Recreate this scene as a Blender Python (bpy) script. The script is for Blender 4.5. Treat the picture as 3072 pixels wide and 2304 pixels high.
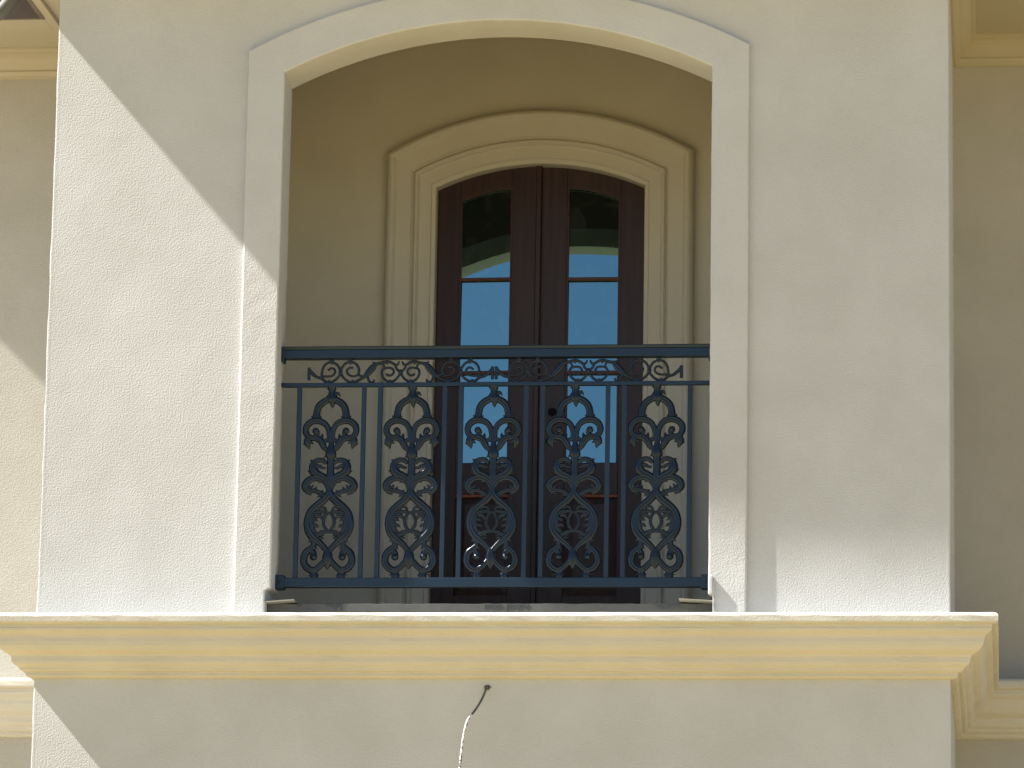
import bpy, math, random
from mathutils import Vector, Matrix
random.seed(7)
R = math.radians
S = bpy.context.scene
for o in list(bpy.data.objects): bpy.data.objects.remove(o)
COL = S.collection

# ------------------------------------------------------------------ camera
cam_d = bpy.data.cameras.new('camera'); cam = bpy.data.objects.new('camera', cam_d); COL.objects.link(cam)
cam_d.sensor_width = 36.0; cam_d.lens = 13468.12/3072*36
cam_d.clip_start = .1; cam_d.clip_end = 3000
r_ = Vector((0.99415202, 0.10676281, 0.01623131)); u_ = Vector((0.00596343, -0.2043507, 0.97887958)); f_ = Vector((-0.10782482, 0.97305832, 0.20379234))
m = Matrix.Identity(4)
for i in range(3):
    m[i][0] = r_[i]; m[i][1] = u_[i]; m[i][2] = -f_[i]
m[0][3], m[1][3], m[2][3] = 2.03765, -17.67011, -2.73783
cam.matrix_world = m
S.camera = cam
S.render.resolution_x = 1024; S.render.resolution_y = 768

# ------------------------------------------------------------------ sun, sky, exposure
KX, KZ = 5.0, 5.82                       # sun ray: (KX, 1, -KZ)
sd = Vector((-KX, -1, KZ)).normalized()
el = math.asin(sd.z); az = math.atan2(sd.x, sd.y)
w = bpy.data.worlds.new('World'); S.world = w; w.use_nodes = True
nt = w.node_tree; bg = nt.nodes['Background']
sky = nt.nodes.new('ShaderNodeTexSky'); sky.sky_type = 'NISHITA'; sky.sun_disc = False
sky.sun_elevation = el; sky.sun_rotation = az % (2*math.pi)
sky.air_density = 1.0; sky.dust_density = 0.0; sky.ozone_density = 2.8
nt.links.new(sky.outputs[0], bg.inputs[0]); bg.inputs[1].default_value = 0.055
sl = bpy.data.lights.new('sun', 'SUN'); so = bpy.data.objects.new('sun', sl); COL.objects.link(so)
sl.energy = 4.65; sl.angle = R(0.95); sl.color = (1.0, .965, .90)
so.rotation_euler = sd.to_track_quat('Z', 'Y').to_euler(); so.location = (-20, -6, 25)
S.view_settings.view_transform = 'Standard'; S.view_settings.look = 'None'
S.view_settings.exposure = 1.5; S.view_settings.gamma = 1.0

# ------------------------------------------------------------------ materials
def mat(name, base, rough=.8, var=.06, vscale=1.2, bump=0, bscale=80, spec=.5, metallic=0, tint2=None, bdist=.004, detail=3):
    M = bpy.data.materials.new(name); M.use_nodes = True
    n = M.node_tree; b = n.nodes['Principled BSDF']
    b.inputs['Roughness'].default_value = rough; b.inputs['Metallic'].default_value = metallic
    b.inputs['Specular IOR Level'].default_value = spec
    tc = n.nodes.new('ShaderNodeTexCoord')
    ns = n.nodes.new('ShaderNodeTexNoise'); ns.inputs['Scale'].default_value = vscale; ns.inputs['Detail'].default_value = 5; ns.inputs['Roughness'].default_value = .6
    n.links.new(tc.outputs['Object'], ns.inputs['Vector'])
    cr = n.nodes.new('ShaderNodeValToRGB')
    c2 = tint2 or base
    cr.color_ramp.elements[0].position = .35; cr.color_ramp.elements[1].position = .65
    cr.color_ramp.elements[0].color = tuple(c*(1-var) for c in base)+(1,)
    cr.color_ramp.elements[1].color = tuple(c*(1+var) for c in c2)+(1,)
    n.links.new(ns.outputs['Fac'], cr.inputs['Fac']); n.links.new(cr.outputs[0], b.inputs['Base Color'])
    if bump:
        nb = n.nodes.new('ShaderNodeTexNoise'); nb.inputs['Scale'].default_value = bscale; nb.inputs['Detail'].default_value = detail; nb.inputs['Roughness'].default_value = .55
        n.links.new(tc.outputs['Object'], nb.inputs['Vector'])
        bp = n.nodes.new('ShaderNodeBump'); bp.inputs['Strength'].default_value = bump; bp.inputs['Distance'].default_value = bdist
        n.links.new(nb.outputs['Fac'], bp.inputs['Height']); n.links.new(bp.outputs[0], b.inputs['Normal'])
        M['bump'] = 1
    return M

def stucco(name, base, k=1.0):
    M = mat(name, base,   .92, .045, 2.4, bump=.9*k, bscale=145, spec=.2, tint2=(base[0], base[1]*1.005, base[2]*1.02), bdist=.0024, detail=2.5)
    n = M.node_tree
    # slow trowel unevenness chained below the grain
    bp = [x for x in n.nodes if x.type == 'BUMP'][0]
    tc = [x for x in n.nodes if x.type == 'TEX_COORD'][0]
    nb = n.nodes.new('ShaderNodeTexNoise'); nb.inputs['Scale'].default_value = 6; nb.inputs['Detail'].default_value = 3
    n.links.new(tc.outputs['Object'], nb.inputs['Vector'])
    b2 = n.nodes.new('ShaderNodeBump'); b2.inputs['Strength'].default_value = .35*k; b2.inputs['Distance'].default_value = .006
    n.links.new(nb.outputs['Fac'], b2.inputs['Height']); n.links.new(b2.outputs[0], bp.inputs['Normal'])
    return M

WALLC = (.53, .53, .517)
M_wall = stucco('stucco', WALLC)
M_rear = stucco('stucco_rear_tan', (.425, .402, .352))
M_trim = stucco('stucco_trim', (.545, .545, .532), .9)
M_inner = stucco('stucco_niche', (.70, .665, .565), .6)
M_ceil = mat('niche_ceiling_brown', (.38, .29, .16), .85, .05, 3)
M_refl = mat('dark_reflection_plate', (.20, .18, .14), .9, .08, 4)  # for the added plate that darkens the door glass reflection
M_case = mat('casing_render', (.74, .70, .60), .85, .03, 3, bump=.3, bscale=90, spec=.2, bdist=.002)
M_corn = stucco('cornice_render', (.57, .54, .465), .55)
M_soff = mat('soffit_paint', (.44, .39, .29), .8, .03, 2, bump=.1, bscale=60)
M_iron = mat('painted_iron', (.005, .0075, .012), .22, .25, 14, bump=.55, bscale=210, spec=.5, bdist=.0012)
M_rail = mat('painted_rail', (.005, .012, .024), .38, .15, 9, bump=.05, bscale=120, spec=.65, bdist=.0008)
M_wood = mat('mahogany', (.042, .0145, .012), .42, .3, 3, bump=.12, bscale=60, spec=.48, bdist=.001)
M_bead = mat('mahogany_orange_bead', (.30, .075, .025), .5, .2, 5)
M_woodd = mat('mahogany_glazing_bead', (.05, .016, .010), .45, .2, 5)
M_woodl = mat('mahogany_bare_edge', (.11, .032, .014), .45, .25, 5, bump=.1, bscale=60)
M_hole = mat('lock_hole_dark', (.003, .003, .003), .9, .1, 4)
M_memb = mat('waterproof_membrane', (.075, .075, .070), .6, .12, 9, bump=.3, bscale=40, bdist=.002)
M_drip = mat('bitumen_drip', (.04, .045, .045), .5, .2, 20)
M_flash = mat('flashing_cream', (.26, .245, .19), .55, .06, 9)
M_gutt = mat('gutter_grey', (.10, .10, .088), .6, .08, 5, spec=.5)
M_fasc = mat('fascia_brown', (.16, .125, .10), .6, .1, 6)
M_roof = mat('roof_tile', (.13, .12, .11), .8, .2, 4, bump=.4, bscale=9, bdist=.02)
M_ground = mat('ground_sand', (.355, .272, .118), .95, .12, .4, bump=.5, bscale=8, bdist=.02)
M_floor = mat('balcony_floor', (.70, .67, .59), .8, .06, 3, bump=.2, bscale=40)
M_cabsh = mat('cable_shaded_grey', (.10, .10, .10), .5, .3, 40)  # shade on the upper cable, put into the colour
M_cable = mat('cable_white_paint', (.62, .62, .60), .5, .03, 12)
M_iron.node_tree.nodes['Principled BSDF'].inputs['Specular Tint'].default_value = (.72, .86, 1, 1)
for M in (M_rail,): M.node_tree.nodes['Principled BSDF'].inputs['Specular Tint'].default_value = (.62, .82, 1, 1)
# wood grain: stretch the noise along z
for M in (M_wood, M_woodl):
    n = M.node_tree; tc = [x for x in n.nodes if x.type == 'TEX_COORD'][0]
    mp = n.nodes.new('ShaderNodeMapping'); mp.inputs['Scale'].default_value = (14, 14, .8)
    n.links.new(tc.outputs['Object'], mp.inputs['Vector'])
    for x in [x for x in n.nodes if x.type == 'TEX_NOISE']: n.links.new(mp.outputs[0], x.inputs['Vector'])
# cable: patchy white paint over a grey sheath
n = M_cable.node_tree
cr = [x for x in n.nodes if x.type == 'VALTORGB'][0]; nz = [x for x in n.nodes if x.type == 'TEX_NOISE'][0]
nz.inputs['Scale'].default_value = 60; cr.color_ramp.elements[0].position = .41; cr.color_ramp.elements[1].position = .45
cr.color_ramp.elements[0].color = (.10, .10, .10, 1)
# door glass: dark pane with a cool mirror-like coating, slightly wavy
M_glass = bpy.data.materials.new('door_glass'); M_glass.use_nodes = True
n = M_glass.node_tree; b = n.nodes['Principled BSDF']
b.inputs['Base Color'].default_value = (.006, .007, .007, 1); b.inputs['Roughness'].default_value = .015
b.inputs['IOR'].default_value = 3.6; b.inputs['Specular Tint'].default_value = (.56, .95, 1, 1)
tc = n.nodes.new('ShaderNodeTexCoord'); nz = n.nodes.new('ShaderNodeTexNoise'); nz.inputs['Scale'].default_value = 2.2; nz.inputs['Detail'].default_value = 0
bp = n.nodes.new('ShaderNodeBump'); bp.inputs['Strength'].default_value = .12; bp.inputs['Distance'].default_value = .004
n.links.new(tc.outputs['Object'], nz.inputs['Vector']); n.links.new(nz.outputs['Fac'], bp.inputs['Height']); n.links.new(bp.outputs[0], b.inputs['Normal'])

# faint smears and dust on the panes
n2 = n.nodes.new('ShaderNodeTexNoise'); n2.inputs['Scale'].default_value = 9; n2.inputs['Detail'].default_value = 6; n2.inputs['Distortion'].default_value = 1.5
r2 = n.nodes.new('ShaderNodeValToRGB'); r2.color_ramp.elements[0].position = .52; r2.color_ramp.elements[1].position = .72
r2.color_ramp.elements[0].color = (.006, .007, .007, 1); r2.color_ramp.elements[1].color = (.05, .052, .05, 1)
n.links.new(tc.outputs['Object'], n2.inputs['Vector']); n.links.new(n2.outputs['Fac'], r2.inputs['Fac']); n.links.new(r2.outputs[0], b.inputs['Base Color'])

# ------------------------------------------------------------------ mesh helpers
class MB:
    def __init__(s): s.v = []; s.f = []
    def add(s, vs, fs):
        k = len(s.v); s.v += [tuple(p) for p in vs]; s.f += [tuple(i+k for i in f) for f in fs]
    def box(s, x0, x1, y0, y1, z0, z1):
        s.add([(x0,y0,z0),(x1,y0,z0),(x1,y1,z0),(x0,y1,z0),(x0,y0,z1),(x1,y0,z1),(x1,y1,z1),(x0,y1,z1)],
              [(0,3,2,1),(4,5,6,7),(0,1,5,4),(1,2,6,5),(2,3,7,6),(3,0,4,7)])
    def prism(s, pts, y0, y1):
        """closed outline in x,z (counter-clockwise seen from the front), extruded in y"""
        n = len(pts)
        s.add([(x,y0,z) for x,z in pts]+[(x,y1,z) for x,z in pts],
              [tuple(range(n)), tuple(range(2*n-1,n-1,-1))]+[(i,i+n,(i+1)%n+n,(i+1)%n) for i in range(n)])
    def slab(s, pts, z0, z1):
        n = len(pts)
        s.add([(x,y,z0) for x,y in pts]+[(x,y,z1) for x,y in pts],
              [tuple(range(n-1,-1,-1)), tuple(range(n,2*n))]+[(i,(i+1)%n,(i+1)%n+n,i+n) for i in range(n)])
    def grid(s, rows, close_u=False):
        """rows of equal length joined by quads"""
        m_, n_ = len(rows), len(rows[0]); vs = [p for r in rows for p in r]; fs = []
        for i in range(m_-1):
            for j in range(n_ if close_u else n_-1):
                a = i*n_+j; b_ = i*n_+(j+1)%n_
                fs.append((a, b_, b_+n_, a+n_))
        s.add(vs, fs)
    def build(s, name, material, parent=None, bevel=0, seg=2, smooth=False, recalc=True):
        me = bpy.data.meshes.new(name); me.from_pydata(s.v, [], s.f); me.update()
        if recalc:
            import bmesh
            b = bmesh.new(); b.from_mesh(me); bmesh.ops.recalc_face_normals(b, faces=b.faces); b.to_mesh(me); b.free()
        me.materials.append(material)
        o = bpy.data.objects.new(name, me); COL.objects.link(o)
        if parent: o.parent = parent
        if smooth:
            for p in me.polygons: p.use_smooth = True
        if bevel:
            bm_ = o.modifiers.new('bevel', 'BEVEL'); bm_.width = bevel; bm_.segments = seg; bm_.limit_method = 'ANGLE'; bm_.angle_limit = R(35)
            bm_.harden_normals = False
        return o
def empty(name, label, cat, loc=(0,0,0), group=None):
    o = bpy.data.objects.new(name, None); COL.objects.link(o); o.location = loc
    o['label'] = label; o['category'] = cat
    if group: o['group'] = group
    return o
def arc(hw, spring, rise, n=40, hw0=None):
    """points from left spring over the top to right spring"""
    Rr = (hw*hw+rise*rise)/(2*rise); zc = spring+rise-Rr; a0 = math.asin(hw/Rr)
    return [(Rr*math.sin(-a0+2*a0*i/n), zc+Rr*math.cos(-a0+2*a0*i/n)) for i in range(n+1)]
def jit(a): return random.uniform(-a, a)
def catmull(P, per=6):
    out = []
    n = len(P)
    for i in range(n-1):
        p0 = P[max(i-1,0)]; p1 = P[i]; p2 = P[i+1]; p3 = P[min(i+2,n-1)]
        for k in range(per):
            t = k/per
            out.append(tuple(.5*((2*b)+(c-a)*t+(2*a-5*b+4*c-d)*t*t+(-a+3*b-3*c+d)*t**3) for a,b,c,d in zip(p0,p1,p2,p3)))
    out.append(tuple(P[-1])); return out

# wall slab with an arched hole
def arched_wall(mb, x0, x1, z0, z1, sill, pts, y0, y1):
    """pts: hole arc left->right; jambs drop to sill"""
    hw_l, hw_r = pts[0][0], pts[-1][0]
    def quad(ax, az, bx, bz):                                       # axis-aligned panel, both faces, in small tiles for even shading
        mb.add([(ax,y0,az),(bx,y0,az),(bx,y0,bz),(ax,y0,bz)], [(0,1,2,3)])
        mb.add([(ax,y1,az),(bx,y1,az),(bx,y1,bz),(ax,y1,bz)], [(3,2,1,0)])
    zs = pts[0][1]
    quad(x0, z0, hw_l, sill); quad(hw_l, z0, hw_r, sill); quad(hw_r, z0, x1, sill)
    quad(x0, sill, hw_l, zs); quad(hw_r, sill, x1, zs)
    quad(x0, zs, hw_l, z1); quad(hw_r, zs, x1, z1)
    for (ax,az),(bx,bz) in zip(pts[:-1], pts[1:]):
        mb.add([(ax,y0,az),(bx,y0,bz),(bx,y0,z1),(ax,y0,z1)], [(0,1,2,3)])
        mb.add([(ax,y1,az),(bx,y1,bz),(bx,y1,z1),(ax,y1,z1)], [(3,2,1,0)])
        mb.add([(ax,y0,az),(bx,y0,bz),(bx,y1,bz),(ax,y1,az)], [(0,3,2,1)])
    mb.add([(hw_l,y0,sill),(hw_l,y0,zs),(hw_l,y1,zs),(hw_l,y1,sill)], [(0,1,2,3)])
    mb.add([(hw_r,y0,sill),(hw_r,y0,zs),(hw_r,y1,zs),(hw_r,y1,sill)], [(3,2,1,0)])
    mb.add([(hw_l,y0,sill),(hw_r,y0,sill),(hw_r,y1,sill),(hw_l,y1,sill)], [(3,2,1,0)])

# ------------------------------------------------------------------ the ground
g = MB(); g.add([(-400,-400,-4.35),(400,-400,-4.35),(400,400,-4.35),(-400,400,-4.35)], [(0,1,2,3)])
gr = g.build('ground', M_ground); gr['kind'] = 'structure'

# ------------------------------------------------------------------ the house
W2, DB = 1.84, 1.867
ZE = 2.92                                                         # soffit height
house = empty('rendered_house', 'cream rendered house front with a projecting arched balcony bay and moulded ledge', 'house', (0,0,-4.35))
class HP:                                                         # builder that parents to the house but keeps world coordinates
    pass
def part(mb, name, material, parent=None, **k):
    o = mb.build(name, material, parent or house, **k)
    if parent is None: o.location = (0,0,4.35)
    return o

# bay: front wall, return walls
mb = MB(); hole = arc(.915, 2.275, .235)
arched_wall(mb, -W2+.0, W2-.0, -4.35, 2.95, .0, hole, 0, .155)
bw = part(mb, 'bay_wall', M_wall)
# the two returns (butted behind the front slab, faces flush at the outer corner)
for s in (-1, 1):
    mb = MB(); mb.box(min(s*W2, s*(W2-.15)), max(s*W2, s*(W2-.15)), .0025, DB+.1, -4.35, 2.95)
    part(mb, 'return_wall', M_wall)
# corner beads that soften the bay's outer arrises
for s in (-1, 1):
    mb = MB(); rows = []
    zz = [-4.35+i*.06 for i in range(int(7.3/.06)+1)]
    for z in zz:
        j = jit(.0012); rr = .006
        rows.append([(s*(W2-.0005), rr+.008, z)]+[(s*(W2+.0012+j-rr+rr*math.cos(a)), -.0012+rr-rr*math.sin(a), z) for a in [k*math.pi/2/5 for k in range(6)]]+[(s*(W2-rr-.014), .0005, z)])
    mb.grid(rows); part(mb, 'corner_bead', M_wall, smooth=True)
# rear (set back) walls
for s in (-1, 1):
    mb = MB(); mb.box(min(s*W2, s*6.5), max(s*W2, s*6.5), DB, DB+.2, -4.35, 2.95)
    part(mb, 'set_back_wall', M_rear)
# main block behind
mb = MB(); mb.box(-6.5, 6.5, DB+.2, DB+6, -4.35, 2.94); part(mb, 'main_block', M_wall)

# arched surround of the balcony opening (band + reveal in one)
def surround():
    inner = arc(.8815, 2.2775, .2085, 44); outer = arc(1.034, 2.372, .263, 44)
    back = arc(.8815, 2.2595, .2105, 44)
    def vert(x, z0, z1, n=44): return [(x+jit(.0009), z0+(z1-z0)*i/n) for i in range(1, n)]
    il = [(-.905,.004),(-.905,.118),(-.8815,.130)]+vert(-.8815,.130,2.2775)
    ir = vert(.8815,.101,2.2775)[::-1]+[(.8815,.101),(.902,.098),(.902,.004)]
    inn = il+[(x, z+jit(.0008)) for x,z in inner]+ir
    mb = MB()
    # outer path with the same number of points
    nl = len(il); nr = len(ir)
    ol = [(-1.034+jit(.0008), .004+(2.372-.004)*i/nl) for i in range(nl)]
    orr = [(1.034+jit(.0008), 2.372-(2.372-.004)*(i+1)/nr) for i in range(nr)]
    out = ol+outer+orr
    bl = list(il); br = list(ir); bk = bl+back+br
    y0, y1 = -.0255, .172
    rb = .007
    rows = []
    N = len(inn)
    def lerp(a, b_, t): return (a[0]+(b_[0]-a[0])*t, a[1]+(b_[1]-a[1])*t)
    prof = []
    for k in range(N):
        i_, o_, b_ = inn[k], out[k], bk[k]
        L = math.hypot(o_[0]-i_[0], o_[1]-i_[1])
        t = rb/L
        row = [(o_[0], .02, o_[1]), (o_[0], y0+rb, o_[1])]
        p = lerp(o_, i_, t*.3); row.append((p[0], y0+rb*.3, p[1]))
        p = lerp(o_, i_, t); row.append((p[0], y0, p[1]))
        for q in (.3, .6):
            p = lerp(o_, i_, q); row.append((p[0], y0+jit(.0004), p[1]))
        p = lerp(o_, i_, 1-t); row.append((p[0], y0, p[1]))
        p = lerp(o_, i_, 1-t*.3); row.append((p[0], y0+rb*.3, p[1]))
        row.append((i_[0], y0+rb, i_[1]))
        m1 = lerp(i_, b_, .5); row.append((m1[0], .06, m1[1]))
        row.append((b_[0], y1, b_[1]))
        ob = lerp(b_, o_, .55); row.append((ob[0], y1, ob[1]))
        rows.append(row)
    mb.grid(rows)
    # close the two feet
    for k in (0, N-1):
        r0 = rows[k]; mb.add(r0, [tuple(range(len(r0)))])
    return part(mb, 'arch_surround', M_trim, bevel=0)
tr = surround()
# left-over bead of render at the right jamb foot
mb = MB(); mb.box(.884, .9005, -.046, -.0250, .101, .172)
part(mb, 'bead_and_shadow_strip', M_trim, bevel=.004)
mb = MB(); mb.box(.9010, .9045, -.043, -.0250, .006, .150)  # thin added strip, there to cast the wedge of shadow
part(mb, 'bead_and_shadow_strip', M_trim, bevel=.001)

# dab of mortar left on the ledge beside the bay's right corner
mb = MB(); rows = []
for i in range(1, 7):
    t = math.pi/2*i/6; rows.append([(1.853+.036*math.sin(t)*math.cos(q)*(1+jit(.12)), .03+.03*math.sin(t)*math.sin(q)*(1+jit(.1)), .003+.034*math.cos(t)) for q in [2*math.pi*k/14 for k in range(14)]])
mb.grid(rows, close_u=True); mb.add(rows[0], [tuple(range(14))])
part(mb, 'mortar_lump', M_trim, smooth=True)
# moulded ledge (string course) round the bay and along the set back walls
P = .19
ledge = [(-.02,.005),(P-.030,.004),(P-.014,.001),(P-.005,-.004),(P-.001,-.0095),(P,-.015),(P-.0005,-.034),(P-.005,-.040),(.178,-.042),(.166,-.044),(.165,-.056),(.166,-.060),
         (.163,-.068),(.152,-.076),(.1405,-.083),(.136,-.094),(.134,-.108),(.128,-.124),(.116,-.138),(.100,-.148),(.087,-.154),(.0815,-.160),(.080,-.170),(.0785,-.181),(.073,-.190),(.064,-.1965),(.056,-.200),
         (.0535,-.2035),(.052,-.210),(.044,-.215),(.031,-.217),(.030,-.220),(.030,-.231),(.022,-.236),(.010,-.2395),(-.01,-.2402)]
def sweep(profile, path, mb, jx=0, jz=0, z0=0, step=.07):
    """path: plan points with the outside to the right of travel; mitred"""
    pts = []
    n = len(path)
    def nrm(a, b_):
        d = Vector((b_[0]-a[0], b_[1]-a[1])).normalized(); return Vector((d.y, -d.x))
    mit = []
    for i in range(n):
        if i == 0: mit.append(nrm(path[0], path[1]))
        elif i == n-1: mit.append(nrm(path[-2], path[-1]))
        else:
            a = nrm(path[i-1], path[i]); b_ = nrm(path[i], path[i+1]); s_ = a+b_
            mit.append(s_/(s_.dot(a)))
    rows = []
    for i in range(n-1):
        L = math.hypot(path[i+1][0]-path[i][0], path[i+1][1]-path[i][1]); k = max(1, int(L/step))
        for j in range(k+(1 if i == n-2 else 0)):
            t = j/k
            c = Vector(path[i])*(1-t)+Vector(path[i+1])*t
            # linear blend keeps mitre lines straight
            if j == 0: mm = mit[i]
            else: mm = nrm(path[i], path[i+1])
            if j == 0:
                row = [(c.x+mm.x*o, c.y+mm.y*o, z0+z) for o, z in profile]
            else:
                row = []
                a0, a1 = mit[i], mit[i+1]
                for o, z in profile:
                    A = Vector(path[i])+a0*o; B = Vector(path[i+1])+a1*o
                    q = A*(1-t)+B*t
                    e = jit(jx); row.append((q.x+mm.x*e, q.y+mm.y*e, z0+z+jit(jz)))
            rows.append(row)
    mb.grid(rows)
mb = MB()
path = [(-6.5,DB),(-W2,DB),(-W2,0),(W2,0),(W2,DB),(6.5,DB)]
sweep(ledge, path, mb, .0009, .0009, 0, .05)
part(mb, 'moulded_ledge', M_corn)

# crown moulding under the eaves
crown = [(-.01,-.125),(.012,-.125),(.014,-.112),(.022,-.108),(.030,-.103),(.033,-.096),(.030,-.088),(.034,-.082),(.048,-.074),(.064,-.062),(.078,-.046),(.086,-.028),(.088,-.018),(.097,-.016),(.104,-.012),(.106,-.004),(.106,.0)]
mb = MB(); sweep(crown, path, mb, .0004, .0004, ZE, .15)
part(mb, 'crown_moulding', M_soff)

# eaves: soffit, edge boards, fascia, roof
XL = -2.18
YE = 1.235                                                        # front edge of the eave over the set back walls
def xr(y): return -3.587-.97*(.222-(DB-y))                        # unseen left end of the main eave, raked to shape its shadow
soff = [(xr(DB),DB-.0),(xr(YE),YE),(XL,YE),(XL,-.44),(2.30,-.44),(2.30,YE),(6.9,YE),(6.9,DB),(W2,DB),(W2,0),(-W2,0),(-W2,DB)]
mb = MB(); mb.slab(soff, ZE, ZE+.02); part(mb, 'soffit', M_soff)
for x0, x1 in ((-3.2, XL-.001), (2.301, 6.9)):
    mb = MB(); mb.box(x0, x1, YE+.002, YE+.19, ZE-.022, ZE-.001); part(mb, 'eave_board', M_soff, bevel=.002)
mb = MB(); mb.box(XL, XL+.042, -.43, YE+.19, ZE-.023, ZE-.0015); part(mb, 'eave_board', M_soff, bevel=.002)
fpath = [(xr(DB),DB),(xr(YE),YE),(XL,YE),(XL,-.44),(2.30,-.44),(2.30,YE),(6.9,YE)]
fasc = [(-.004,-.026),(.016,-.026),(.016,.155),(-.004,.155),(-.004,-.026)]
mb = MB(); sweep(fasc, fpath, mb, 0, 0, ZE, .5); part(mb, 'fascia', M_fasc)
xl = -1.842-(3.08-2.449)/(KZ/KX)
ye = -(3.08-.225)/KZ
rf = [(xr(DB)-.0,DB+.0),(xr(1.10),1.10),(xl+.10,1.10),(xl+.07,ye),(2.45,ye),(2.45,1.10),(6.9,1.10),(6.9,8.3),(xr(DB),8.3)]
mb = MB(); mb.slab(rf, 3.08, 3.13)
mb.add([(xl+.07,ye,3.132),(2.45,ye,3.132),(.03,1.7,ZE+1.2),(xl+.07,4.2,3.132),(2.45,4.2,3.132),(.03,4.2,ZE+1.2)], [(0,1,2),(0,2,5,3),(1,4,5,2),(3,5,4),(0,3,4,1)])
mb.add([(-3.3,1.12,3.134),(6.9,1.12,3.134),(6.9,8.3,3.134),(-3.3,8.3,3.134),(-1.,4.8,ZE+1.7),(4.,4.8,ZE+1.7)], [(0,1,5,4),(1,2,5),(2,3,4,5),(3,0,4),(0,3,2,1)])
part(mb, 'roof', M_roof)

# niche behind the balcony opening
YB = 1.75
mb = MB(); arched_wall(mb, -1.30, 1.30, .0, 3.02, .06, arc(.52, 2.235, .115, 30), YB, YB+.10)
part(mb, 'niche_back_wall', M_inner)
for s in (-1, 1):
    mb = MB(); mb.box(min(s*1.30,s*1.34), max(s*1.30,s*1.34), .157, YB+.1, -.2, 3.06); part(mb, 'niche_side_wall', M_inner)
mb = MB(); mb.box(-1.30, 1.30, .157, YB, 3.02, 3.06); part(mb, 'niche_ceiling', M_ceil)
mb = MB(); arched_wall(mb, -1.299, 1.299, .06, 3.019, .07, arc(.94, 2.26, .235), .1585, .166); part(mb, 'reflection_darkener', M_refl)  # unseen plate, added so the arch reflects dark in the door glass
mb = MB(); mb.box(-1.30, 1.30, .16, YB-.001, -.1, .055); part(mb, 'balcony_floor', M_floor)
# sill upstand, membrane, flashing strips
mb = MB(); mb.box(-.9045, .9008, .040, .159, .002, .038); part(mb, 'sill', M_trim, bevel=.003)
mb = MB()
top = [(-.904+1.8*i/60, .070+jit(.0012)) for i in range(61)]
mb.prism([(-.904,.0385),(.896,.0385)]+[(x,z) for x,z in top[::-1]], .036, .159)
me_o = part(mb, 'membrane', M_memb, bevel=.0015)
def blob_strip(x0, x1, z, dz, seed):
    rd = random.Random(seed); n = 14; t = []; b_ = []
    for i in range(n+1):
        x = x0+(x1-x0)*i/n; t.append((x, z)); b_.append((x, z-.003-rd.random()**3*dz-(dz*.9 if rd.random() > .8 else 0)))
    return b_+t[::-1]
for k, (x0, x1, z, dz) in enumerate([(-.66,-.60,.068,.016),(-.02,.05,.066,.014),(.07,.16,.067,.015),(.66,.77,.069,.012),(-.785,-.76,.069,.006)]):
    mb = MB(); mb.prism(blob_strip(x0, x1, z, dz, k),   .0335, .0365); part(mb, 'tar_drip', M_drip)
mb = MB()
mb.add([(-.9035,-.028,.0665),(-.785,-.028,.0755),(-.785,.10,.0765),(-.9035,.10,.0675),(-.9035,-.028,.0705),(-.785,-.028,.0795),(-.785,.10,.0805),(-.9035,.10,.0715)],
       [(0,3,2,1),(4,5,6,7),(0,1,5,4),(1,2,6,5),(2,3,7,6),(3,0,4,7)])
part(mb, 'flashing', M_flash)
mb = MB()
mb.add([(.765,-.028,.0775),(.9000,-.028,.0685),(.9000,.10,.0695),(.765,.10,.0785),(.765,-.028,.0815),(.9000,-.028,.0735),(.9000,.10,.0745),(.765,.10,.0825)],
       [(0,3,2,1),(4,5,6,7),(0,1,5,4),(1,2,6,5),(2,3,7,6),(3,0,4,7)])
part(mb, 'flashing', M_flash)

# moulded casing round the door
def casing():
    n = 36
    inn = [(-.468, .055+(2.231-.055)*i/24) for i in range(24)]+arc(.468, 2.231, .104, n)+[(.468, 2.231-(2.231-.055)*(i+1)/24) for i in range(24)]
    out = [(-.690, .055+(2.384-.055)*i/24) for i in range(24)]+arc(.690, 2.384, .194, n)+[(.690, 2.384-(2.384-.055)*(i+1)/24) for i in range(24)]
    prof = [(0,-.0),(0,.040),(.02,.058),(.06,.072),(.11,.078),(.155,.074),(.19,.062),(.21,.056),(.23,.055),(.35,.053),(.50,.050),(.52,.040),(.545,.030),(.56,.040),(.59,.050),(.625,.050),(.655,.040),(.665,.028),(.69,.026),(.80,.0265),(.89,.026),(.905,.020),(.915,.013),(.94,.012),(.985,.011),(.997,.005),(1,-.004),(1,-.12)]
    rows = []
    for i_, o_ in zip(inn, out):
        rows.append([(o_[0]+(i_[0]-o_[0])*t, YB-d, o_[1]+(i_[1]-o_[1])*t) for t, d in prof])
    mb = MB(); mb.grid(rows); return part(mb, 'door_casing', M_case)
casing()

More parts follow.
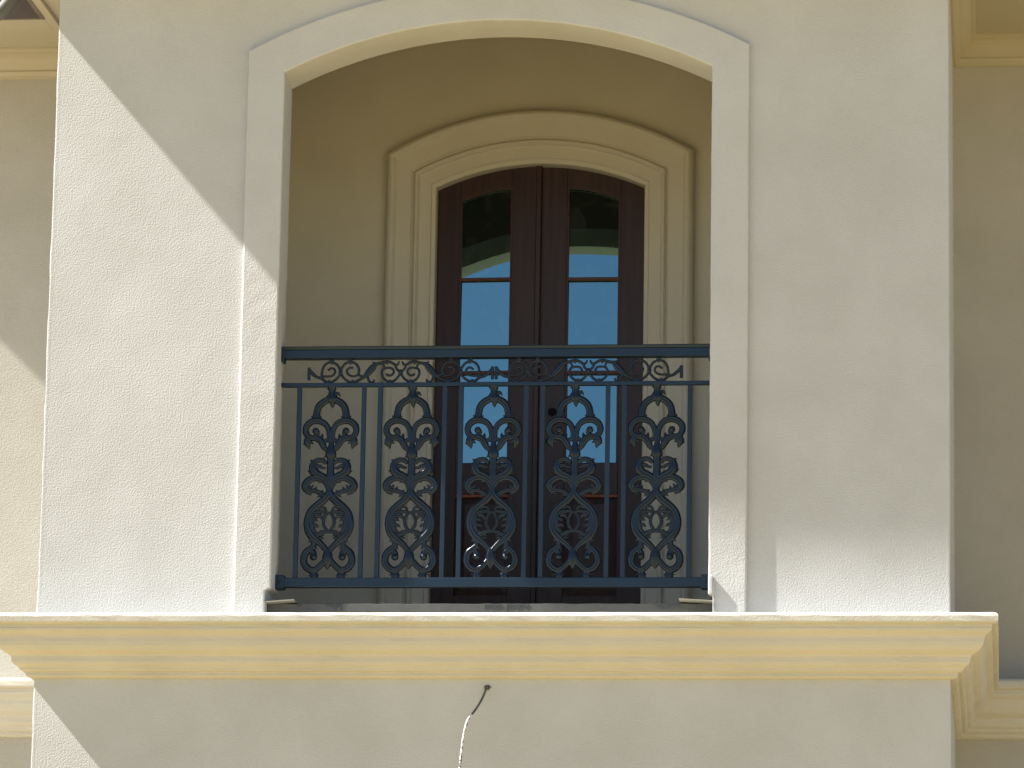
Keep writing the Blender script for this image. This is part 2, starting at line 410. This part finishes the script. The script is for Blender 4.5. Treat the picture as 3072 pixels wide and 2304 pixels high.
# ------------------------------------------------------------------ double door (two leaves, each a part; panes etc. are sub-parts)
def arch_z(x):
    hw, sp, ri = .468, 2.231, .104; Rr = (hw*hw+ri*ri)/(2*ri); return sp+ri-Rr+math.sqrt(max(Rr*Rr-x*x, 0))
def glass_top(x):                                                  # glass heads follow a flatter arc
    return 2.245-(abs(x)-.12)**2*1.0 if abs(x) > .12 else 2.245
def leaf(s, xo, xg0, xg1, xi, tl=1.5):
    """xo outer edge, xg0..xg1 glass, xi meeting edge (all signed, left < right)"""
    xs = sorted((xo, xi)); gx = sorted((xg0, xg1))
    y0, y1 = 1.800, 1.840
    mb = MB()
    def col(xa, xb, zb, zt_f, n=8):
        top = [(xa+(xb-xa)*i/n, zt_f(xa+(xb-xa)*i/n)) for i in range(n+1)]
        mb.prism([(xa, zb), (xb, zb)]+top[::-1], y0, y1)
    at = lambda x: arch_z(x)+.012
    mb2 = mb
    col(xs[0], gx[0], .058, at); col(gx[1], xs[1], .058, at)
    # head rail
    n = 10; bot = [(gx[0]+(gx[1]-gx[0])*i/n, glass_top(gx[0]+(gx[1]-gx[0])*i/n)) for i in range(n+1)]
    top = [(x, at(x)) for x, _ in bot]
    mb.prism(bot+top[::-1], y0+.0012, y1)
    mb.box(gx[0], gx[1], y0+.0012, y1, .840, .982)                  # lock rail
    mb.box(gx[0], gx[1], y0+.0012, y1, .058, .385)                  # bottom rail
    d = part(mb, 'door', M_wood, bevel=.0018)
    def sub(mb, name, mm, tilt=0, **k):
        if tilt:                                                    # panes sit a little back at the head
            zm = min(p[2] for p in mb.v); ta = math.tan(R(tl)); mb.v = [(x, y+(z-zm)*ta, z) for x, y, z in mb.v]
        o = mb.build(name, mm, d, **k); return o
    root0 = d
    # three panes
    tz = [.982, 1.385, 1.811]; bz = [1.385, 1.811, None]
    mb = MB(); mb.prism([(gx[0], .984), (gx[1], .984), (gx[1], 1.384), (gx[0], 1.384)], 1.812, 1.818); sub(mb, 'pane', M_glass, tilt=1)
    mb = MB(); mb.prism([(gx[0], 1.400), (gx[1], 1.400), (gx[1], 1.810), (gx[0], 1.810)], 1.812, 1.818); sub(mb, 'pane', M_glass, tilt=1)
    mb = MB(); mb.prism([(gx[0], 1.828), (gx[1], 1.828)]+[(x, z-.001) for x, z in bot[::-1]], 1.812, 1.818); sub(mb, 'pane', M_glass, tilt=1)
    for z in (1.385, 1.812):
        mb = MB(); mb.box(gx[0], gx[1], 1.803, 1.822, z, z+.015); sub(mb, 'glazing_bar', M_woodl, bevel=.003)
    # glazing beads round the glass
    mb = MB(); e = .009
    mb.box(gx[0], gx[0]+e, 1.8045, 1.812, .982, glass_top(gx[0])-.002); mb.box(gx[1]-e, gx[1], 1.8045, 1.812, .982, glass_top(gx[1])-.002)
    mb.prism([(x, z-.010) for x, z in bot]+[(x, z+.001) for x, z in bot[::-1]], 1.8048, 1.812)
    sub(mb, 'glazing_bead', M_woodd)
    # raised field panel below the lock rail, with a lighter top bead
    mb = MB(); mb.box(gx[0], gx[1], 1.818, 1.83, .385, .840)
    ax, bx, az, bz_ = gx[0]+.045, gx[1]-.045, .43, .795
    fx0, fx1, fz0, fz1 = gx[0]+.004, gx[1]-.004, .39, .825
    mb.add([(fx0,1.816,fz0),(fx1,1.816,fz0),(fx1,1.816,fz1),(fx0,1.816,fz1),(ax,1.806,az),(bx,1.806,az),(bx,1.806,bz_),(ax,1.806,bz_)],
           [(0,1,5,4),(1,2,6,5),(2,3,7,6),(3,0,4,7),(4,5,6,7)])
    sub(mb, 'panel', M_wood)
    mb = MB(); mb.box(gx[0]-.0, gx[1]+.0, 1.803, 1.816, .826, .8395); sub(mb, 'panel_bead', M_bead, bevel=.002)
    return d
dl = leaf(-1, -.4665, -.366, -.128, -.012, 1.25)
dr = leaf(1, .4665, .117, .357, -.0115, 1.65)
mb = MB(); mb.box(-.022, .003, 1.769, 1.7995, .06, 2.338); a_ = part(mb, 'astragal', M_woodl, bevel=.004)
a_.data.materials[0] = M_wood
# the left leaf stands a finger's breadth ajar
a = R(-2.2); dl.rotation_euler.z = a; hx, hy = -.4665, 1.80
dl.location = Vector((hx-(hx*math.cos(a)-hy*math.sin(a)), hy-(hx*math.sin(a)+hy*math.cos(a)), 4.35))
for (x, z, r) in ((.062, 1.211, .020), (.055, 1.080, .020)):
    mb = MB(); c = [(x+r*math.cos(2*math.pi*k/24), z+r*math.sin(2*math.pi*k/24)) for k in range(24)]
    mb.prism(c, 1.7985, 1.806); o = mb.build('lock_hole_disc', M_hole, dr)  # proud black disc, the hole's dark inside given as colour

# ------------------------------------------------------------------ balcony railing
YR = .108
rail = empty('balcony_railing', 'dark blue black wrought iron balustrade with cast scroll panels between the arch jambs', 'railing', (0, YR, .17))
def rp(mb, name, mm=M_rail, **k):
    o = mb.build(name, mm, rail, **k); o.location = (0, -YR, -.17); return o
# top rail: cap whose lip leans out over a flat face
def xrun(profile, x0, x1, mb):
    n = len(profile)
    mb.grid([[(x, y, z) for y, z in profile] for x in (x0, x1)], close_u=True)
    mb.add([(x0, y, z) for y, z in profile], [tuple(range(n))]); mb.add([(x1, y, z) for y, z in profile], [tuple(range(n))])
mb = MB(); xrun([(YR-.025,1.094),(YR+.025,1.094),(YR+.025,1.128),(YR-.025,1.128)], -.8805, .8805, mb)
hr = rp(mb, 'top_rail', bevel=.002)
mb = MB(); xrun([(YR-.0265,1.1285),(YR+.0265,1.1285),(YR+.031,1.138),(YR+.028,1.142),(YR-.028,1.142),(YR-.031,1.138)], -.8805, .8805, mb)
o = mb.build('rail_cap', M_rail, hr, bevel=.001)
mb = MB(); mb.box(-.8805, .8805, YR-.012, YR+.012, .977, .993); rp(mb, 'middle_rail', bevel=.0015)
mb = MB(); mb.box(-.8800, .8800, YR-.019, YR+.019, .147, .186); rp(mb, 'bottom_rail', bevel=.003)
for s in (-1, 1):
    mb = MB(); mb.box(min(s*.889,s*.845), max(s*.889,s*.845), YR-.025, YR+.025, .139, .197)
    br = rp(mb, 'rail_bracket', bevel=.004)
    mb = MB(); c = [(s*.868+.006*math.cos(2*math.pi*k/12), .168+.006*math.sin(2*math.pi*k/12)) for k in range(12)]
    mb.prism(c, YR-.029, YR-.024); mb.build('bolt', M_iron, br)
    mb = MB(); mb.box(min(s*.8810,s*.868), max(s*.8810,s*.868), YR-.0285, YR+.0285, 1.080, 1.132)
    rp(mb, 'rail_bracket', bevel=.003)
PC = [-.672, -.339, -.006, .327, .660]
for c in PC:
    for dx in (-.1325, .1335):
        mb = MB(); mb.box(c+dx-.0092, c+dx+.0092, YR-.0092, YR+.0092, .1855, .9775); rp(mb, 'baluster', bevel=.0015)

# cast ornament: strokes of varying width with a fluted front
SECT = [(1,0),(.86,-.55),(.55,-.92),(.25,-1.0),(0,-.74),(-.25,-1.0),(-.55,-.92),(-.86,-.55),(-1,0),(-.75,.6),(0,.8),(.75,.6)]
WK = 1.1
def stroke(mb, pts, y=YR, per=5, dep=None, flute=True):
    """pts: (x, z, halfwidth) in metres"""
    P_ = catmull(pts, per) if len(pts) > 2 else [tuple(pts[0]), tuple(pts[1])]
    rows = []
    n = len(P_)
    P_ = [(p[0], p[1], p[2]*WK if p[2] > .0008 else p[2]) for p in P_]
    for i, p in enumerate(P_):
        a = P_[max(i-1, 0)]; b_ = P_[min(i+1, n-1)]
        tx, tz = b_[0]-a[0], b_[1]-a[1]; L = math.hypot(tx, tz) or 1; tx /= L; tz /= L
        nx, nz_ = -tz, tx
        hw = max(p[2], .0006); dp = (dep or (.0042+.42*hw))*min(1, hw/.0035)
        rows.append([(p[0]+nx*hw*sx, y+dp*(sy if flute or sx != 0 else -1.05), p[1]+nz_*hw*sx) for sx, sy in SECT])
    mb.grid(rows, close_u=True)
    mb.add(rows[0], [tuple(range(12))]); mb.add(rows[-1], [tuple(range(12))[::-1]])
def ball(mb, x, z, r, y=YR, d=.9):
    rows = []
    for i in range(1, 7):
        t = math.pi*i/7; rows.append([(x+r*math.sin(t)*math.cos(q), y-r*d*math.cos(t), z+r*math.sin(t)*math.sin(q)) for q in [2*math.pi*k/12 for k in range(12)]])
    mb.grid(rows, close_u=True); mb.add(rows[0], [tuple(range(12))]); mb.add(rows[-1], [tuple(range(12))])

PX, PZ = 734.0, 724.6
def cv(v): return .976-(v-1161)/PZ
def axis_u(v): return 993.6-(v-1161)*.0192
def TZ(p):   # tracing sheet -> local panel coordinates and half width in metres
    u = 840+p[0]/2.591; v = 1140+p[1]/2.591; return ((u-axis_u(v))/PX, cv(v), p[2]/2.591/PX)
BOTH = [
 # crown arms, collars, big upper scrolls
 [(404,108,20),(424,148,25),(464,172,26),(495,205,26),(508,250,26),(510,292,29)],
 [(470,282,3),(484,289,11),(510,297,15),(537,290,11),(550,277,3)],
 [(396,485,22),(400,430,22),(408,390,21),(430,350,21),(465,325,23),(510,315,25),(550,325,25),(582,355,24),(590,395,23),(575,430,22),(545,447,20),(512,440,18),(495,420,16),(500,400,20)],
 [(545,450,21),(505,452,23),(472,470,25),(451,500,25),(438,525,21),(415,545,17),(392,552,15)],
 [(456,416,2),(459,435,11),(465,455,17),(470,480,18)],
 [(555,440,20),(572,465,25),(573,490,25),(562,515,15),(557,540,2)],
 [(578,466,15),(591,484,10),(604,503,2)],[(560,474,13),(541,485,11),(523,497,2)],
 [(392,465,13),(425,466,14),(440,485,14),(442,510,14),(430,532,14),(408,545,13)],
 [(418,588,9),(429,598,6),(436,608,2)],
 # leaf pair
 [(386,800,26),(428,757,26),(480,735,30),(512,705,32),(520,670,29),(508,640,23),(480,624,19),(450,624,18),(428,640,15),(420,656,10)],
 [(508,690,18),(490,673,17),(465,672,14),(445,683,11),(420,684,9)],
 [(464,744,15),(456,724,9),(450,708,2)],
 [(514,672,21),(521,642,17),(530,628,11),(545,621,2)],
 [(508,732,20),(530,722,15),(546,711,9),(562,703,2)],
 [(392,840,20),(418,792,22),(460,768,22),(500,762,24),(540,775,26),(567,800,28),(573,830,28),(559,855,23),(530,862,19),(505,858,15),(492,845,9),(486,826,2)],
 [(548,847,16),(525,831,11),(511,813,2)],
 [(574,838,18),(583,852,10),(589,866,2)],[(560,865,20),(541,880,13),(522,897,2)],
 [(390,835,15),(404,806,15),(430,793,12),(455,790,10),(474,801,2)],
 [(512,862,16),(480,868,16),(450,880,18),(422,905,22)],[(445,890,13),(462,900,9),(477,911,2)],
 [(452,872,8),(440,862,5),(430,858,2)],
 # bulb and its inner leaves
 [(388,878,26),(405,910,29),(440,945,28),(490,985,26),(525,1025,26),(543,1075,26),(545,1125,27),(530,1175,29),(500,1215,31),(465,1245,27),(430,1275,23),(400,1305,21),(376,1338,21)],
 [(485,1000,12),(510,1050,20),(512,1110,22),(500,1160,20),(480,1200,14)],
 [(430,935,14),(418,955,10),(421,972,3)],
 [(470,1000,16),(440,988,12),(412,996,9),(404,1018,9)],
 [(380,1036,11),(410,1026,12),(450,1026,15),(495,1040,22)],
 [(480,1050,20),(448,1058,15),(428,1090,3)],
 [(381,1030,10),(405,1050,12),(419,1090,12),(417,1125,12),(400,1155,12),(379,1177,11)],
 [(525,1085,18),(498,1081,15),(476,1087,12),(462,1100,3)],
 [(525,1132,18),(494,1129,15),(468,1132,12),(452,1146,3)],
 [(515,1178,16),(492,1172,12),(474,1176,8),(466,1190,3)],
 [(376,1176,12),(410,1180,14),(440,1190,16),(482,1218,22)],[(428,1184,9),(433,1174,6),(437,1166,2)],
 [(462,1238,16),(435,1226,11),(411,1230,4)],[(440,1208,10),(420,1206,8),(410,1212,3)],
 [(500,1232,20),(515,1245,13),(528,1259,2)],
 # lower scrolls, knot and feet
 [(486,1238,22),(489,1280,20),(481,1306,19)],[(478,1303,10),(468,1308,7),(459,1313,2)],
 [(482,1288,21),(510,1310,24),(545,1340,26),(560,1385,26),(552,1430,26),(520,1465,26),(480,1475,24),(445,1455,22),(415,1425,22),(383,1392,24)],
 [(507,1318,21),(490,1340,24),(484,1368,26)],
 [(478,1475,30),(476,1500,25),(474,1520,29),(474,1545,27)],[(495,1503,8),(508,1510,6),(522,1515,2)],[(455,1503,8),(446,1510,6),(436,1515,2)],
]
MID = [
 [(398,42,34),(398,75,25),(398,110,26),(400,145,38),(401,172,30)],
 [(401,170,20),(402,195,15),(402,220,2)],
 [(396,460,20),(394,500,19),(393,556,36),(391,580,40),(391,600,37),(391,610,27)],
 [(391,600,28),(390,700,27),(386,760,29),(383,830,24),(381,880,28)],
 [(373,1318,24),(371,1355,34),(370,1390,38),(369,1425,32),(368,1450,17),(367,1470,3)],
 [(336,1370,4),(350,1362,14),(371,1360,19),(392,1362,14),(406,1370,4)],
]
ASYM = [
 [(406,145,12),(424,118,13),(440,100,11),(455,112,8),(464,130,2)],[(416,108,7),(428,96,6),(442,89,2)],
 [(388,84,10),(370,68,6),(358,60,2)],[(412,84,8),(426,74,5),(432,66,2)],
]
def panel_mesh():
    mb = MB()
    for st in BOTH:
        q = [TZ(p) for p in st]
        for s in (1, -1): stroke(mb, [(s*x, z, h) for x, z, h in q], per=4)
    for st in MID+ASYM: stroke(mb, [TZ(p) for p in st], per=4)
    for s in (1, -1):
        x, z, h = TZ((510, 396, 27)); ball(mb, s*x, z, h, YR-.003)
        x, z, h = TZ((484, 1375, 29)); ball(mb, s*x, z, h, YR-.003)
        x, z, h = TZ((484, 1375, 13)); ball(mb, s*x, z, h, YR-.012)
    return mb
first = None
for c in PC:
    if first is None:
        first = panel_mesh().build('cast_panel', M_iron, rail, smooth=True, recalc=True); o = first
    else:
        o = first.copy(); COL.objects.link(o)
    o.location = (c, -YR, -.17)

# scroll frieze between top and middle rail (two castings)
def TF(p):
    u = 860+p[0]/3.456; v = 1030+p[1]/3.456
    return ((p[0]-1178)/3.456/PX, .9935-(v-1030-116.6)/PZ, p[2]/3.456/PX)
F_both = [
 [(220,240,15),(220,300,15),(220,372,15)],
 [(214,244,10),(250,295,16),(300,335,15),(350,352,13),(395,385,14),(430,398,14)],
 [(340,338,13),(380,334,12),(425,333,11),(470,322,11),(494,288,11),(482,256,11),(448,248,11),(428,262,11),(416,268,12)],
 [(352,330,12),(358,285,12),(368,240,12),(400,200,12),(450,184,12),(505,205,12),(538,250,12),(552,290,14),(540,325,12),(500,368,12),(450,394,12)],
 [(548,285,14),(566,240,12),(600,198,12),(652,184,12),(705,200,12),(740,250,12),(738,305,12),(705,330,11),(655,326,11),(620,296,11),(620,262,11),(650,244,11),(682,244,12)],
 [(550,290,14),(575,338,12),(625,380,12),(685,394,13),(745,372,14),(800,335,18),(840,298,30),(885,245,32),(915,212,22),(945,200,14)],
 [(735,305,12),(755,325,12),(790,335,10)],
 [(905,215,16),(900,195,10),(878,184,4)],
 [(830,330,14),(850,380,12),(875,395,11),(900,388,11),(902,366,8)],
 [(930,205,16),(975,196,15),(1035,182,15),(1085,194,13),(1125,218,13),(1152,205,11),(1162,176,5)],
 [(1030,190,10),(1040,212,7)],
 [(1125,216,12),(1130,245,12),(1150,270,12),(1178,288,14)],
 [(1178,290,14),(1160,330,12),(1120,375,12),(1065,392,12),(1008,362,12),(982,310,12),(992,265,12),(1030,248,11),(1085,252,11),(1108,285,11),(1090,318,11),(1052,326,11),(1030,308,12)],
 [(1000,255,10),(1006,228,9),(985,205,8)],
 [(455,150,24),(455,180,20),(455,208,6)],[(652,150,24),(652,180,20),(652,208,6)],
 [(430,412,28),(430,392,24),(430,370,8)],[(680,412,28),(680,392,24),(680,370,8)],[(1068,412,28),(1068,392,24),(1068,370,8)],
]
def frieze_mesh():
    mb = MB()
    for st in F_both:
        q = [TF(p) for p in st]
        for s in (1, -1): stroke(mb, [(s*x, z, h*1.03) for x, z, h in q], per=4, dep=.0055)
    for p in ((550,290,24),): 
        x, z, h = TF(p)
        for s in (1, -1): ball(mb, s*x, z, h, d=.8)
    x, z, h = TF((1178,288,27)); ball(mb, x, z, h, d=.8)
    return mb
f1 = frieze_mesh().build('scroll_frieze', M_iron, rail, smooth=True); f1.location = (-.391, -YR, -.17)
f2 = f1.copy(); COL.objects.link(f2); f2.location = (.380, -YR, -.17)

# ------------------------------------------------------------------ loose cable out of the wall below the ledge
cab = empty('dangling_cable', 'thin white cable, its shaded top coloured grey, hanging out of the wall below the ledge', 'cable', (0, 0, -.275))
def tube(mb, pts, r, per=8, ns=10):
    P_ = catmull(pts, per); rows = []
    for i, p in enumerate(P_):
        a = Vector(P_[max(i-1,0)]); b_ = Vector(P_[min(i+1,len(P_)-1)]); t = (b_-a).normalized()
        n1 = t.cross(Vector((0,1,0.01))).normalized(); n2 = t.cross(n1)
        rows.append([tuple(Vector(p)+n1*r*math.cos(2*math.pi*k/ns)+n2*r*math.sin(2*math.pi*k/ns)) for k in range(ns)])
    mb.grid(rows, close_u=True); mb.add(rows[0], [tuple(range(ns))]); mb.add(rows[-1], [tuple(range(ns))])
CP = [(0,.02,0),(0.001,-.012,.002),(-.012,-.045,-.045),(-.026,-.078,-.083),(-.047,-.112,-.124),(-.060,-.136,-.15),(-.068,-.150,-.188),(-.075,-.160,-.24),(-.082,-.170,-.33),(-.088,-.178,-.45),(-.09,-.18,-.6),(-.085,-.17,-.85),(-.08,-.15,-1.15)]
mb = MB(); tube(mb, CP[:5], .0047); mb.build('sheath', M_cabsh, cab, smooth=True)  # top of the cable under the ledge, its shade coloured in
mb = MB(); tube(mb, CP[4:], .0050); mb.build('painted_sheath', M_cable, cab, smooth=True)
mb = MB(); c = [(.011*math.cos(2*math.pi*k/16), .009*math.sin(2*math.pi*k/16)+.002) for k in range(16)]
mb.prism(c, -.003, .002); mb.build('grommet', M_drip, cab)
c = [((.014+jit(.004))*math.cos(2*math.pi*k/18)+.002, (.013+jit(.003))*math.sin(2*math.pi*k/18)) for k in range(18)]
mb = MB(); mb.prism(c, -.0018, .002); mb.build('filler_patch', M_flash, cab)

# ------------------------------------------------------------------ grey elbow of a downpipe at the inner corner of the eaves
dp = empty('downpipe', 'grey round downpipe elbow in the inner corner of the eaves', 'downpipe', (-2.30, 1.05, 2.92))
mb = MB(); tube(mb, [(.075,.0,.13),(.04,.0,.06),(.0,.0,.0),(-.045,.0,-.05),(-.11,.0,-.085),(-.22,.0,-.10)], .031, 8, 20)
mb.build('elbow', M_gutt, dp, smooth=True)
mb = MB(); tube(mb, [(.098,.0,.17),(.072,.0,.118)], .035, 2, 20)
mb.build('collar', M_gutt, dp, smooth=True)
